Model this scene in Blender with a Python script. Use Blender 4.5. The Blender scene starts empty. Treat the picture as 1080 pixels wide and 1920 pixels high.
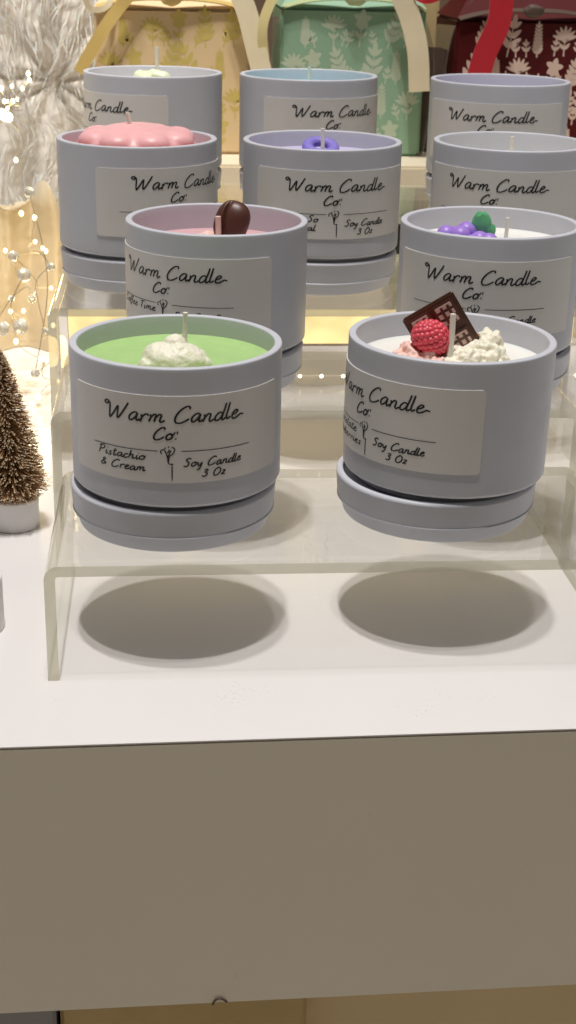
import bpy, bmesh, math, random
from mathutils import Vector, Matrix, Euler, noise
random.seed(7)
PI = math.pi
scene = bpy.context.scene
COL = scene.collection

# ---------------------------------------------------------------- camera (1 unit = 1 cm)
F, PITCH, ROLL, YAW = 2674.3, 0.3813, 0.02232, 0.0906
CAM = Vector((4.178, -44.009, 23.896))
cp, sp, cy_, sy_ = math.cos(PITCH), math.sin(PITCH), math.cos(YAW), math.sin(YAW)
FW = Vector((sy_*cp, cy_*cp, -sp)); RT0 = Vector((cy_, -sy_, 0)); UP0 = RT0.cross(FW)
RT = RT0*math.cos(ROLL) + UP0*math.sin(ROLL); UP = UP0*math.cos(ROLL) - RT0*math.sin(ROLL)
cd = bpy.data.cameras.new('camera'); cam = bpy.data.objects.new('camera', cd); COL.objects.link(cam)
cam.matrix_world = Matrix(((RT.x, UP.x, -FW.x, CAM.x), (RT.y, UP.y, -FW.y, CAM.y), (RT.z, UP.z, -FW.z, CAM.z), (0, 0, 0, 1)))
cd.sensor_fit = 'VERTICAL'; cd.sensor_height = 24; cd.lens = 24*F/1920
cd.clip_start = 1; cd.clip_end = 2000
cd.dof.use_dof = True; cd.dof.focus_distance = 54; cd.dof.aperture_fstop = 0.21
scene.camera = cam

def at(x, y, Y):
    """point of the place seen at photo pixel x, y at depth Y"""
    d = FW + RT*((x-540)/F) + UP*((960-y)/F)
    return CAM + d*((Y-CAM.y)/d.y)

# ---------------------------------------------------------------- materials
def mat(name, col, rough=.5, metal=0, spec=.5, sss=0, sssr=(1, .6, .4), bump=0, bscale=5, var=0, vscale=2, sheen=0, trans=0, coat=0, emit=None, estr=0, roughvar=0):
    m = bpy.data.materials.new(name); m.use_nodes = True
    nt = m.node_tree; b = nt.nodes['Principled BSDF']
    b.inputs['Base Color'].default_value = (*col, 1)
    b.inputs['Roughness'].default_value = rough; b.inputs['Metallic'].default_value = metal
    b.inputs['Specular IOR Level'].default_value = spec
    b.inputs['Subsurface Weight'].default_value = sss
    b.inputs['Subsurface Radius'].default_value = sssr; b.inputs['Subsurface Scale'].default_value = .25
    b.inputs['Sheen Weight'].default_value = sheen; b.inputs['Coat Weight'].default_value = coat
    b.inputs['Transmission Weight'].default_value = trans
    if emit: b.inputs['Emission Color'].default_value = (*emit, 1); b.inputs['Emission Strength'].default_value = estr
    tc = nt.nodes.new('ShaderNodeTexCoord')
    if var:
        n = nt.nodes.new('ShaderNodeTexNoise'); n.inputs['Scale'].default_value = vscale; n.inputs['Detail'].default_value = 5
        nt.links.new(tc.outputs['Object'], n.inputs['Vector'])
        mx = nt.nodes.new('ShaderNodeMix'); mx.data_type = 'RGBA'
        mx.inputs[6].default_value = (*[c*(1-var) for c in col], 1); mx.inputs[7].default_value = (*[min(1, c*(1+var)) for c in col], 1)
        nt.links.new(n.outputs['Fac'], mx.inputs[0]); nt.links.new(mx.outputs[2], b.inputs['Base Color'])
    if roughvar:
        n = nt.nodes.new('ShaderNodeTexNoise'); n.inputs['Scale'].default_value = 1.3; n.inputs['Detail'].default_value = 6
        nt.links.new(tc.outputs['Object'], n.inputs['Vector'])
        r = nt.nodes.new('ShaderNodeMapRange'); r.inputs[1].default_value = .3; r.inputs[2].default_value = .7
        r.inputs[3].default_value = rough-roughvar; r.inputs[4].default_value = rough+roughvar
        nt.links.new(n.outputs['Fac'], r.inputs[0]); nt.links.new(r.outputs[0], b.inputs['Roughness'])
    if bump:
        n = nt.nodes.new('ShaderNodeTexNoise'); n.inputs['Scale'].default_value = bscale; n.inputs['Detail'].default_value = 6
        nt.links.new(tc.outputs['Object'], n.inputs['Vector'])
        bp = nt.nodes.new('ShaderNodeBump'); bp.inputs['Strength'].default_value = bump; bp.inputs['Distance'].default_value = .05
        nt.links.new(n.outputs['Fac'], bp.inputs['Height']); nt.links.new(bp.outputs['Normal'], b.inputs['Normal'])
    return m

def clear(name, tint, base=.04, rough=.03, haze=0.0, hcol=(.9, .88, .8)):
    """thin clear plastic: see-through with a reflection that grows at grazing angles"""
    m = bpy.data.materials.new(name); m.use_nodes = True; nt = m.node_tree; nt.nodes.clear()
    out = nt.nodes.new('ShaderNodeOutputMaterial'); tr = nt.nodes.new('ShaderNodeBsdfTransparent'); gl = nt.nodes.new('ShaderNodeBsdfGlossy')
    tr.inputs[0].default_value = (*tint, 1); gl.inputs['Roughness'].default_value = rough; gl.inputs[0].default_value = (1, 1, 1, 1)
    lw = nt.nodes.new('ShaderNodeLayerWeight'); lw.inputs['Blend'].default_value = .5
    p = nt.nodes.new('ShaderNodeMath'); p.operation = 'POWER'; p.inputs[1].default_value = 4.5
    ma = nt.nodes.new('ShaderNodeMath'); ma.operation = 'MULTIPLY_ADD'; ma.inputs[1].default_value = .9-base; ma.inputs[2].default_value = base
    mx = nt.nodes.new('ShaderNodeMixShader')
    nt.links.new(lw.outputs['Facing'], p.inputs[0]); nt.links.new(p.outputs[0], ma.inputs[0]); nt.links.new(ma.outputs[0], mx.inputs[0])
    nt.links.new(tr.outputs[0], mx.inputs[1]); nt.links.new(gl.outputs[0], mx.inputs[2])
    last = mx
    if haze:
        df = nt.nodes.new('ShaderNodeBsdfDiffuse'); df.inputs[0].default_value = (*hcol, 1)
        tl = nt.nodes.new('ShaderNodeBsdfTranslucent'); tl.inputs[0].default_value = (*hcol, 1)
        a = nt.nodes.new('ShaderNodeMixShader'); a.inputs[0].default_value = .5
        nt.links.new(df.outputs[0], a.inputs[1]); nt.links.new(tl.outputs[0], a.inputs[2])
        n = nt.nodes.new('ShaderNodeTexNoise'); n.inputs['Scale'].default_value = .9; n.inputs['Detail'].default_value = 8
        tc = nt.nodes.new('ShaderNodeTexCoord'); nt.links.new(tc.outputs['Object'], n.inputs['Vector'])
        mr = nt.nodes.new('ShaderNodeMapRange'); mr.inputs[1].default_value = .3; mr.inputs[2].default_value = .75
        mr.inputs[3].default_value = haze*.6; mr.inputs[4].default_value = haze*1.4
        nt.links.new(n.outputs['Fac'], mr.inputs[0])
        b = nt.nodes.new('ShaderNodeMixShader'); nt.links.new(mr.outputs[0], b.inputs[0])
        nt.links.new(mx.outputs[0], b.inputs[1]); nt.links.new(a.outputs[0], b.inputs[2]); last = b
    nt.links.new(last.outputs[0], out.inputs[0])
    return m

M = {}
M['jar'] = mat('lavender_grey_coating', (.58, .585, .63), .42, spec=.4, roughvar=.06, bump=.04, bscale=14, var=.03, vscale=1.2)
M['label'] = mat('label_paper', (.72, .69, .655), .42, spec=.45, var=.02, vscale=2)
M['ink'] = mat('black_ink', (.012, .012, .014), .45)
M['rule'] = mat('grey_ink', (.07, .065, .065), .5)
M['wick'] = mat('waxed_cotton', (.82, .79, .68), .6, sss=.2, bump=.4, bscale=18)
M['pinkwick'] = mat('pink_waxed_cotton', (.82, .6, .52), .5, sss=.2)
M['cream'] = mat('whipped_wax', (.86, .82, .66), .45, sss=.35, bump=.9, bscale=7)
M['cream_green'] = mat('pale_green_wax', (.72, .80, .55), .45, sss=.4, bump=.4, bscale=6)
M['cream_pink'] = mat('blush_wax', (.90, .60, .52), .45, sss=.35, bump=.9, bscale=7)
M['w_green'] = mat('green_wax', (.41, .61, .24), .34, sss=.25, bump=.35, bscale=1.1, var=.10)
M['w_white'] = mat('white_wax', (.84, .81, .75), .35, sss=.4, bump=.1, bscale=2)
M['w_pink'] = mat('mauve_wax', (.66, .40, .42), .4, sss=.3)
M['w_rose'] = mat('rose_wax', (.88, .47, .47), .42, sss=.3, bump=.15, bscale=5)
M['w_blue'] = mat('blue_wax', (.36, .66, .74), .4, sss=.3)
M['w_lilac'] = mat('lilac_wax', (.55, .5, .68), .4, sss=.3)
M['purple'] = mat('purple_wax', (.36, .21, .66), .42, sss=.3, bump=.1, bscale=5)
M['loop'] = mat('violet_loop_wax', (.25, .2, .62), .5, sss=.2, bump=.6, bscale=9)
M['leafgreen'] = mat('green_leaf_wax', (.14, .50, .22), .4, sss=.2)
M['berry'] = mat('raspberry_wax', (.74, .07, .10), .42, sss=.25, sssr=(.6, .1, .1), coat=.2)
M['choc'] = mat('chocolate_brown', (.10, .042, .025), .3, spec=.5, bump=.15, bscale=8, var=.15, vscale=3)
M['bean'] = mat('coffee_bean_brown', (.085, .027, .016), .42, spec=.55, bump=.1, bscale=6)
M['bloom'] = mat('pale_cocoa', (.64, .48, .42), .5, bump=.3, bscale=10)
M['table'] = mat('white_laminate', (.775, .75, .73), .22, spec=.45, var=.012, vscale=.9)
M['fascia'] = mat('painted_board', (.88, .81, .68), .5, var=.04, vscale=.12, bump=.05, bscale=9)
M['acrylic'] = clear('clear_acrylic', (.975, .975, .968), .05, .03, haze=.015)
M['edge'] = None
m = bpy.data.materials.new('acrylic_cut_edge'); m.use_nodes = True; nt = m.node_tree; b = nt.nodes['Principled BSDF']
b.inputs['Base Color'].default_value = (.84, .82, .70, 1); b.inputs['Roughness'].default_value = .15; b.inputs['Coat Weight'].default_value = .6
tr = nt.nodes.new('ShaderNodeBsdfTransparent'); tr.inputs[0].default_value = (.96, .94, .85, 1)
mx = nt.nodes.new('ShaderNodeMixShader'); mx.inputs[0].default_value = .5
nt.links.new(tr.outputs[0], mx.inputs[1]); nt.links.new(b.outputs[0], mx.inputs[2]); nt.links.new(mx.outputs[0], nt.nodes['Material Output'].inputs[0])
M['edge'] = m
M['film'] = clear('cellophane', (.97, .96, .94), .06, .12, haze=.05)
M['glow'] = mat('lit_diffuser', (.8, .7, .4), .5, emit=(1, .77, .33), estr=.85)
nt = M['glow'].node_tree; n = nt.nodes.new('ShaderNodeTexNoise'); n.inputs['Scale'].default_value = .55; n.inputs['Detail'].default_value = 2
tc = nt.nodes.new('ShaderNodeTexCoord'); nt.links.new(tc.outputs['Object'], n.inputs['Vector'])
mr = nt.nodes.new('ShaderNodeMapRange'); mr.inputs[1].default_value = .3; mr.inputs[2].default_value = .7; mr.inputs[3].default_value = .55; mr.inputs[4].default_value = 1.15
nt.links.new(n.outputs['Fac'], mr.inputs[0]); nt.links.new(mr.outputs[0], nt.nodes['Principled BSDF'].inputs['Emission Strength'])
M['led'] = mat('led_chip', (1, .9, .6), .4, emit=(1, .80, .42), estr=9)
M['bulb'] = mat('fairy_bulb', (1, .9, .6), .3, emit=(1, .82, .45), estr=5)
M['silver'] = mat('silver_wire', (.75, .68, .5), .3, metal=1)
M['pearl'] = mat('clear_bead', (.9, .88, .8), .12, spec=.8, trans=.6, coat=.6)
M['fabric'] = mat('white_plush', (.84, .79, .70), .9, sheen=.5, bump=.6, bscale=3.5, var=.08, vscale=.5)
M['organza'] = clear('organza', (.93, .90, .80), .05, .4, haze=.38, hcol=(.85, .78, .60))
M['fur'] = mat('white_pile', (.90, .86, .78), .8, sss=.6)
M['satin'] = mat('tan_satin', (.60, .50, .34), .45, sheen=.2, var=.15, vscale=.3)
M['gold'] = mat('gold_tinsel', (.60, .41, .24), .3, metal=.35)
M['frost'] = mat('frosted_gold_tip', (.85, .72, .52), .35, metal=.4)
M['potwhite'] = mat('white_pot_paint', (.84, .82, .80), .5, bump=.15, bscale=6, var=.03)
M['boxyellow'] = mat('cream_yellow_card', (.74, .55, .31), .6, var=.05, vscale=.5)
M['boxgreen'] = mat('sage_green_card', (.27, .43, .29), .6, var=.06, vscale=.5)
M['boxred'] = mat('dark_red_card', (.085, .007, .007), .6, spec=.2, var=.1, vscale=.5)
M['flyellow'] = mat('olive_floral_print', (.62, .48, .14), .6)
M['flgreen'] = mat('pale_sage_floral_print', (.50, .58, .43), .6)
M['flred'] = mat('blush_floral_print', (.72, .52, .42), .6)
M['rib_cream'] = mat('cream_ribbon', (.78, .66, .44), .5, sheen=.3, var=.05)
M['rib_olive'] = mat('golden_ribbon', (.60, .42, .13), .45, sheen=.3)
M['rib_red'] = mat('red_ribbon', (.50, .012, .022), .4, sheen=.3)
M['rib_sage'] = mat('sage_ribbon', (.42, .48, .24), .5, sheen=.3)
M['rib_lemon'] = mat('lemon_ribbon', (.72, .60, .28), .45, sheen=.3)
M['plinth'] = mat('cream_plinth_paint', (.78, .68, .50), .5, var=.05, vscale=.3)
M['wall'] = mat('dark_warm_wall', (.16, .10, .06), .8, var=.3, vscale=.08)
M['black'] = mat('black_plastic', (.012, .012, .012), .4)
M['brown'] = mat('dark_brown_piece', (.10, .06, .04), .6, var=.2, vscale=.4)
M['kraft'] = mat('kraft_board', (.62, .46, .22), .7, var=.18, vscale=.25, bump=.2, bscale=4)
M['kraft2'] = mat('light_kraft_board', (.82, .66, .40), .7, var=.08, vscale=.25)
M['cabinet'] = mat('grey_blue_board', (.34, .34, .36), .6, var=.05, vscale=.2)

def speckle(m, scale, thr, dark):
    nt = m.node_tree; b = nt.nodes['Principled BSDF']; old = b.inputs['Base Color'].links[0].from_socket
    tc = nt.nodes.new('ShaderNodeTexCoord'); n = nt.nodes.new('ShaderNodeTexNoise'); n.inputs['Scale'].default_value = scale; n.inputs['Detail'].default_value = 3
    n2 = nt.nodes.new('ShaderNodeTexNoise'); n2.inputs['Scale'].default_value = .22
    nt.links.new(tc.outputs['Object'], n.inputs['Vector']); nt.links.new(tc.outputs['Object'], n2.inputs['Vector'])
    ad = nt.nodes.new('ShaderNodeMath'); ad.operation = 'MULTIPLY'; nt.links.new(n.outputs['Fac'], ad.inputs[0]); nt.links.new(n2.outputs['Fac'], ad.inputs[1])
    mr = nt.nodes.new('ShaderNodeMapRange'); mr.inputs[1].default_value = thr; mr.inputs[2].default_value = thr+.03; nt.links.new(ad.outputs[0], mr.inputs[0])
    mm = nt.nodes.new('ShaderNodeMath'); mm.operation = 'MULTIPLY'; mm.inputs[1].default_value = dark; nt.links.new(mr.outputs[0], mm.inputs[0])
    mx = nt.nodes.new('ShaderNodeMix'); mx.data_type = 'RGBA'; nt.links.new(mm.outputs[0], mx.inputs[0]); nt.links.new(old, mx.inputs[6]); mx.inputs[7].default_value = (.22, .18, .15, 1)
    nt.links.new(mx.outputs[2], b.inputs['Base Color'])
speckle(M['table'], 7.5, .425, .16); speckle(M['fascia'], 1.2, .45, .08)

# ---------------------------------------------------------------- helpers
def link(name, me, parent=None, loc=(0, 0, 0)):
    o = bpy.data.objects.new(name, me); COL.objects.link(o); o.location = loc
    if parent: o.parent = parent
    return o
def finish(bm, name, mats, parent=None, smooth=True, loc=(0, 0, 0), angle=35):
    if not isinstance(mats, (list, tuple)): mats = [mats]
    bm.normal_update()
    me = bpy.data.meshes.new(name); bm.to_mesh(me); bm.free()
    for k in mats: me.materials.append(k)
    if smooth:
        for p in me.polygons: p.use_smooth = True
        try: me.set_sharp_from_angle(angle=math.radians(angle))
        except Exception: pass
    return link(name, me, parent, loc)
def tag(o, label=None, cat=None, group=None, kind=None):
    if label: o['label'] = label
    if cat: o['category'] = cat
    if group: o['group'] = group
    if kind: o['kind'] = kind
    return o
def empty(name, loc=(0, 0, 0), rz=0):
    o = bpy.data.objects.new(name, None); COL.objects.link(o); o.location = loc; o.rotation_euler = (0, 0, rz); o.empty_display_size = 1
    return o
def lathe(prof, n=96, bm=None, cx=0, cy=0):
    bm = bm or bmesh.new(); rings = []
    for r, z in prof:
        if r < 1e-6: rings.append([bm.verts.new((cx, cy, z))])
        else: rings.append([bm.verts.new((cx+r*math.cos(2*PI*i/n), cy+r*math.sin(2*PI*i/n), z)) for i in range(n)])
    for a, b in zip(rings, rings[1:]):
        for i in range(n):
            j = (i+1) % n
            if len(a) == 1 and len(b) == 1: continue
            if len(a) == 1: bm.faces.new((a[0], b[i], b[j]))
            elif len(b) == 1: bm.faces.new((a[j], a[i], b[0]))
            else: bm.faces.new((a[j], a[i], b[i], b[j]))
    bmesh.ops.recalc_face_normals(bm, faces=bm.faces)
    return bm
def box(bm, x0, x1, y0, y1, z0, z1, bev=0, mi=0, mtx=None):
    r = bmesh.ops.create_cube(bm, size=1); vs = r['verts']
    for v in vs: v.co = Vector((x0+(v.co.x+.5)*(x1-x0), y0+(v.co.y+.5)*(y1-y0), z0+(v.co.z+.5)*(z1-z0)))
    fs = list({f for v in vs for f in v.link_faces})
    if bev:
        rr = bmesh.ops.bevel(bm, geom=list({e for v in vs for e in v.link_edges}), offset=bev, segments=2, affect='EDGES')
        fs = list(set(rr['faces']) | {f for f in fs if f.is_valid})
    if bev: fs = list({f for v in rr['verts'] for f in v.link_faces})
    allv = {v for f in fs for v in f.verts}
    for f in fs: f.material_index = mi
    if mtx:
        for v in allv: v.co = mtx @ v.co
    return fs
def ball(bm, c, r, sub=2, sc=(1, 1, 1), mi=0, nz=0, ns=2):
    q = bmesh.ops.create_icosphere(bm, subdivisions=sub, radius=1)
    for v in q['verts']:
        k = 1+(nz*noise.noise(Vector(v.co)*ns+Vector(c)*3) if nz else 0)
        v.co = Vector(c)+Vector((v.co.x*r*sc[0]*k, v.co.y*r*sc[1]*k, v.co.z*r*sc[2]*k))
    for v in q['verts']:
        for f in v.link_faces: f.material_index = mi
def catmull(pts, n=6):
    if len(pts) < 3: 
        a, b = pts[0], pts[-1]; return [tuple(a[k]+(b[k]-a[k])*i/n for k in range(len(a))) for i in range(n+1)]
    P = [pts[0]]+list(pts)+[pts[-1]]; out = []
    for i in range(1, len(P)-2):
        for j in range(n):
            t = j/n; p0, p1, p2, p3 = P[i-1:i+3]
            out.append(tuple(.5*(2*p1[k]+(p2[k]-p0[k])*t+(2*p0[k]-5*p1[k]+4*p2[k]-p3[k])*t*t+(3*p1[k]-p0[k]-3*p2[k]+p3[k])*t**3) for k in range(len(p1))))
    out.append(tuple(pts[-1])); return out
def tube(bm, pts, r, n=8, mi=0, r2=None):
    pts = [Vector(p) for p in pts]; rings = []
    N = len(pts)
    for i, p in enumerate(pts):
        t = (pts[min(i+1, N-1)]-pts[max(i-1, 0)]).normalized()
        a = t.orthogonal().normalized() if i == 0 else (rings_a - t*rings_a.dot(t)).normalized()
        rings_a = a; b = t.cross(a); rr = r if r2 is None else r+(r2-r)*i/(N-1)
        rings.append([bm.verts.new(p+(a*math.cos(2*PI*k/n)+b*math.sin(2*PI*k/n))*rr) for k in range(n)])
    for A, B in zip(rings, rings[1:]):
        for k in range(n):
            f = bm.faces.new((A[k], A[(k+1) % n], B[(k+1) % n], B[k])); f.material_index = mi
    for R_, fl in ((rings[0], True), (rings[-1], False)):
        f = bm.faces.new(R_[::-1] if fl else R_); f.material_index = mi
def remesh(o, vs):
    m_ = o.modifiers.new('remesh', 'REMESH'); m_.mode = 'VOXEL'; m_.voxel_size = vs; m_.use_smooth_shade = True
    s = o.modifiers.new('smooth', 'SMOOTH'); s.iterations = 3
    return o

# ---------------------------------------------------------------- lettering: monoline script strokes
G = {
 'W': (2.5, [[(-.5, 1.55), (-.62, 1.85), (-.35, 1.98), (-.15, 1.75), (-.3, 1.55), (-.45, 1.6)], [(-.2, 1.85), (.05, 1.6), (.25, .4), (.4, 0), (.7, .6), (1.05, 1.5), (1.15, .6), (1.3, .05), (1.65, .7), (2.15, 2.05)]]),
 'C': (1.7, [[(1.35, 1.65), (1.25, 1.95), (.85, 1.9), (.35, 1.4), (.08, .7), (.2, .12), (.65, -.02), (1.15, .2), (1.5, .5)]]),
 'S': (1.35, [[(1.1, 1.7), (.8, 1.95), (.35, 1.75), (.35, 1.35), (.8, .95), (.85, .4), (.45, .0), (0, .2)]]),
 'P': (1.4, [[(.25, 1.8), (.2, .9), (.1, 0)], [(-.1, 1.6), (.5, 1.98), (1.05, 1.7), (.9, 1.15), (.2, .85)]]),
 'T': (1.3, [[(-.1, 1.8), (.6, 1.85), (1.25, 1.9)], [(.6, 1.85), (.5, .9), (.4, 0)]]),
 'O': (1.75, [[(.8, 1.9), (.3, 1.5), (.12, .7), (.4, .05), (.95, .1), (1.4, .8), (1.3, 1.6), (.8, 1.95), (.6, 1.7)]]),
 '3': (1.25, [[(.15, 1.6), (.6, 1.8), (.85, 1.45), (.4, 1.05), (.85, .8), (.8, .2), (.35, -.02), (-.05, .25)]]),
 '&': (1.45, [[(1.15, .1), (.6, .75), (.35, 1.3), (.55, 1.65), (.8, 1.35), (.4, .8), (.1, .4), (.35, .0), (.8, .2), (1.1, .7)]]),
 'a': (1.2, [[(.9, .85), (.55, 1.0), (.15, .65), (.1, .2), (.35, 0), (.7, .35), (.92, .9)], [(.92, .9), (.85, .3), (1.0, 0), (1.3, .25)]]),
 'r': (.95, [[(.1, .9), (.2, .5), (.15, 0)], [(.18, .45), (.45, .9), (.75, .95), (.85, .75)]]),
 'm': (1.75, [[(.1, .9), (.2, .5), (.1, 0)], [(.15, .4), (.45, .9), (.68, .8), (.65, 0)], [(.68, .45), (1.0, .92), (1.25, .8), (1.2, .2), (1.4, 0), (1.7, .25)]]),
 'n': (1.25, [[(.1, .9), (.2, .5), (.1, 0)], [(.15, .4), (.5, .92), (.78, .8), (.75, .2), (.95, 0), (1.25, .25)]]),
 'd': (1.25, [[(.85, .8), (.5, .95), (.15, .6), (.12, .15), (.4, 0), (.75, .35), (.95, 1.2), (1.02, 2.0)], [(.92, 1.0), (.85, .3), (1.0, 0), (1.3, .25)]]),
 'l': (.65, [[(.2, 1.95), (.15, 1.2), (.1, .3), (.3, 0), (.6, .25)]]),
 'e': (1.0, [[(.1, .45), (.5, .6), (.7, .85), (.45, 1.0), (.15, .65), (.15, .15), (.5, 0), (.95, .25)]]),
 'o': (1.15, [[(.55, 1.0), (.15, .7), (.12, .2), (.45, 0), (.85, .3), (.85, .8), (.5, 1.0), (.75, .8), (1.1, .9)]]),
 'i': (.6, [[(.2, .95), (.15, .3), (.3, 0), (.55, .25)], [(.3, 1.4), (.34, 1.5)]]),
 's': (.9, [[(.65, .95), (.3, .85), (.35, .55), (.6, .3), (.45, .0), (.05, .08)]]),
 't': (.85, [[(.35, 1.7), (.25, .8), (.25, .1), (.5, 0), (.8, .25)], [(-.05, 1.15), (.7, 1.25)]]),
 'c': (.95, [[(.75, .8), (.5, 1.0), (.15, .65), (.12, .2), (.4, 0), (.85, .25)]]),
 'h': (1.2, [[(.2, 1.95), (.15, 1.0), (.08, 0)], [(.12, .4), (.45, .92), (.72, .8), (.7, .2), (.9, 0), (1.2, .25)]]),
 'y': (1.15, [[(.1, .95), (.15, .35), (.45, .2), (.8, .9)], [(.85, .95), (.75, .1), (.5, -.75), (.1, -.8)]]),
 'z': (1.0, [[(.05, 1.0), (.7, .95), (.1, .05), (.45, .1), (.8, -.02)]]),
 'f': (.8, [[(.8, 1.8), (.55, 1.95), (.35, 1.5), (.25, .3), (.1, -.6)], [(0, .95), (.65, 1.05)]]),
 'w': (1.55, [[(.05, .95), (.15, .2), (.4, 0), (.7, .85)], [(.7, .85), (.75, .15), (1.0, 0), (1.3, .9), (1.5, .85)]]),
 'b': (1.1, [[(.25, 1.95), (.12, 1.0), (.1, .1)], [(.12, .5), (.5, .95), (.85, .6), (.65, .05), (.15, .05)]]),
 'g': (1.15, [[(.85, .85), (.5, 1.0), (.12, .6), (.3, .05), (.75, .35), (.9, .9), (.8, -.3), (.4, -.9), (.05, -.65)]]),
 'p': (1.1, [[(.15, .95), (.1, 0), (.0, -.9)], [(.12, .4), (.5, .95), (.88, .6), (.65, .05), (.15, .1)]]),
 '.': (.5, [[(.15, .0), (.22, .08)]]),
 ' ': (.85, []),
}
def text_strokes(txt, s0, s1, z, h):
    """strokes of a text from s0 to s1 (cm along the label), baseline z, cap height h (cm)"""
    w = sum(G[c][0] for c in txt); sx = (s1-s0)/w; sz = h/1.95; x = 0; out = []
    for i, c in enumerate(txt):
        dy = .05*math.sin(i*2.3)
        for st in G[c][1]:
            pts = catmull([(px_+.22*py_, py_+dy) for px_, py_ in st], 6)
            out.append([(s0+(x+a)*sx, z+b*sz) for a, b in pts])
        x += G[c][0]
    return out
RJ = 3.7
def wrap(bm, strokes, width, mi, k0=0):
    for k, st in enumerate(strokes):
        rad = RJ+.047+.0016*((k+k0) % 6)
        N = len(st); L = []
        for i, (s, z) in enumerate(st):
            a = st[max(0, i-1)]; b = st[min(N-1, i+1)]; dx, dz = b[0]-a[0], b[1]-a[1]; l = math.hypot(dx, dz) or 1
            nx, nz = -dz/l, dx/l; w = width*.5*(.82+.3*abs(dz/l))*(0.6 if i in (0, N-1) else 1)
            r = []
            for sg in (-1, 1):
                ss, zz = s+nx*w*sg, z+nz*w*sg; an = ss/RJ - PI/2
                r.append(bm.verts.new((rad*math.cos(an), rad*math.sin(an), zz)))
            L.append(r)
        for A, B in zip(L, L[1:]):
            f = bm.faces.new((A[0], B[0], B[1], A[1])); f.material_index = mi
ZT, ZB = 5.70, 2.68      # label top and bottom above the lid's base
def lettering(parent, left1='', left2='', l1=(-2.88, -1.06), l2=(-2.8, -1.05)):
    bm = bmesh.new(); th = .052
    big = text_strokes('Warm Candle', -2.45, 2.15, ZT-.90, .56)
    e = big[-1][-1]; big.append(catmull([e, (e[0]+.07, e[1]+.05), (e[0]+.14, e[1]+.03), (e[0]+.2, e[1]+.03)], 4))
    wrap(bm, big, th*1.2, 0)
    wrap(bm, text_strokes('Co', -.80, -.12, ZT-1.50, .42), th*1.2, 0, 3)
    wrap(bm, [[(-.06, ZT-1.48), (-.02, ZT-1.44)], [(-.1, ZT-1.30), (-.05, ZT-1.22)], [(-.0, ZT-1.30), (.03, ZT-1.20)]], th*1.3, 0, 1)
    lin = lambda a, b, z0, z1, n=30: [(a+(b-a)*i/n, z0+(z1-z0)*i/n) for i in range(n+1)]
    wrap(bm, [lin(-3.1, -.62, ZT-1.90, ZT-1.90), lin(.12, 2.62, ZT-1.90, ZT-1.90)], .035, 1, 2)
    wrap(bm, [lin(-.17, -.17, ZT-2.32, ZT-2.93, 4)], .04, 0, 2)
    cx, cz = -.28, ZT-1.98      # the little sprout emblem
    sp_ = [[(-.22, -.02), (-.26, .08), (-.16, .14), (-.08, .02), (-.02, -.22)], [(-.12, .16), (-.10, .22)], [(.0, .2), (.0, .26)], [(-.04, .02), (.02, .1), (.0, .14)],
           [(.10, .24), (.2, .16), (.14, 0), (.02, -.12), (.0, -.28)], [(.08, .12), (.02, -.02), (-.02, -.14), (.0, -.34), (.16, -.38)]]
    wrap(bm, [[(cx+a, cz+b) for a, b in catmull(s, 5)] for s in sp_], .038, 0)
    if left1: wrap(bm, text_strokes(left1, l1[0], l1[1], ZT-2.24, .29), th*.92, 0)
    if left2: wrap(bm, text_strokes(left2, l2[0], l2[1], ZT-2.64, .28), th*.92, 0)
    wrap(bm, text_strokes('Soy Candle', .20, 2.26, ZT-2.44, .29), th*.92, 0)
    wrap(bm, text_strokes('3 Oz', .82, 1.66, ZT-2.82, .27), th*.92, 0)
    return finish(bm, 'lettering', [M['ink'], M['rule']], parent, smooth=False)

def label_mesh():
    bm = bmesh.new(); hw = 4.2; rc = .16; n = 90; ro, ri = RJ+.04, RJ+.004
    cols = []
    S = [-hw+rc*(1-math.cos(t*PI/2/6)) for t in range(7)]
    S = S+[-hw+rc+(2*hw-2*rc)*i/n for i in range(1, n)]+[-s for s in reversed(S)]
    for s in S:
        d = max(0, abs(s)-(hw-rc)); ins = rc-math.sqrt(max(0, rc*rc-d*d)); c = []
        for r in (ri, ro):
            an = s/RJ-PI/2
            c.append([bm.verts.new((r*math.cos(an), r*math.sin(an), z)) for z in (ZB+ins, ZT-ins)])
        cols.append(c)
    for A, B in zip(cols, cols[1:]):
        bm.faces.new((A[1][0], B[1][0], B[1][1], A[1][1]))
        bm.faces.new((A[1][1], B[1][1], B[0][1], A[0][1]))
        bm.faces.new((A[0][0], B[0][0], B[1][0], A[1][0]))
    for c in (cols[0], cols[-1]): bm.faces.new((c[0][0], c[1][0], c[1][1], c[0][1]))
    bmesh.ops.recalc_face_normals(bm, faces=bm.faces)
    o = finish(bm, 'label', M['label'], angle=30); me = o.data; bpy.data.objects.remove(o); return me
def mesh_only(bm, name, m, angle=35):
    o = finish(bm, name, m, angle=angle); me = o.data; bpy.data.objects.remove(o); return me
arc = lambda cx, cz, r, a0, a1, n=6: [(cx+r*math.cos(math.radians(a0+(a1-a0)*i/n)), cz+r*math.sin(math.radians(a0+(a1-a0)*i/n))) for i in range(n+1)]
cup_me = mesh_only(lathe([(0, 1.42), (3.2, 1.42)]+arc(3.2, 1.54, .12, -90, -5, 4)+[(3.34, 1.66)]+arc(3.5, 1.92, .20, -95, 0, 8)+[(3.7, 2.4), (3.7, 6.45)]
                         + arc(3.64, 6.555, .06, 0, 90, 5)+arc(3.49, 6.555, .06, 90, 180, 5)+[(3.43, 6.3), (3.43, 5), (3.45, 1.9), (0, 1.8)], 128), 'cup', M['jar'])
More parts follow.
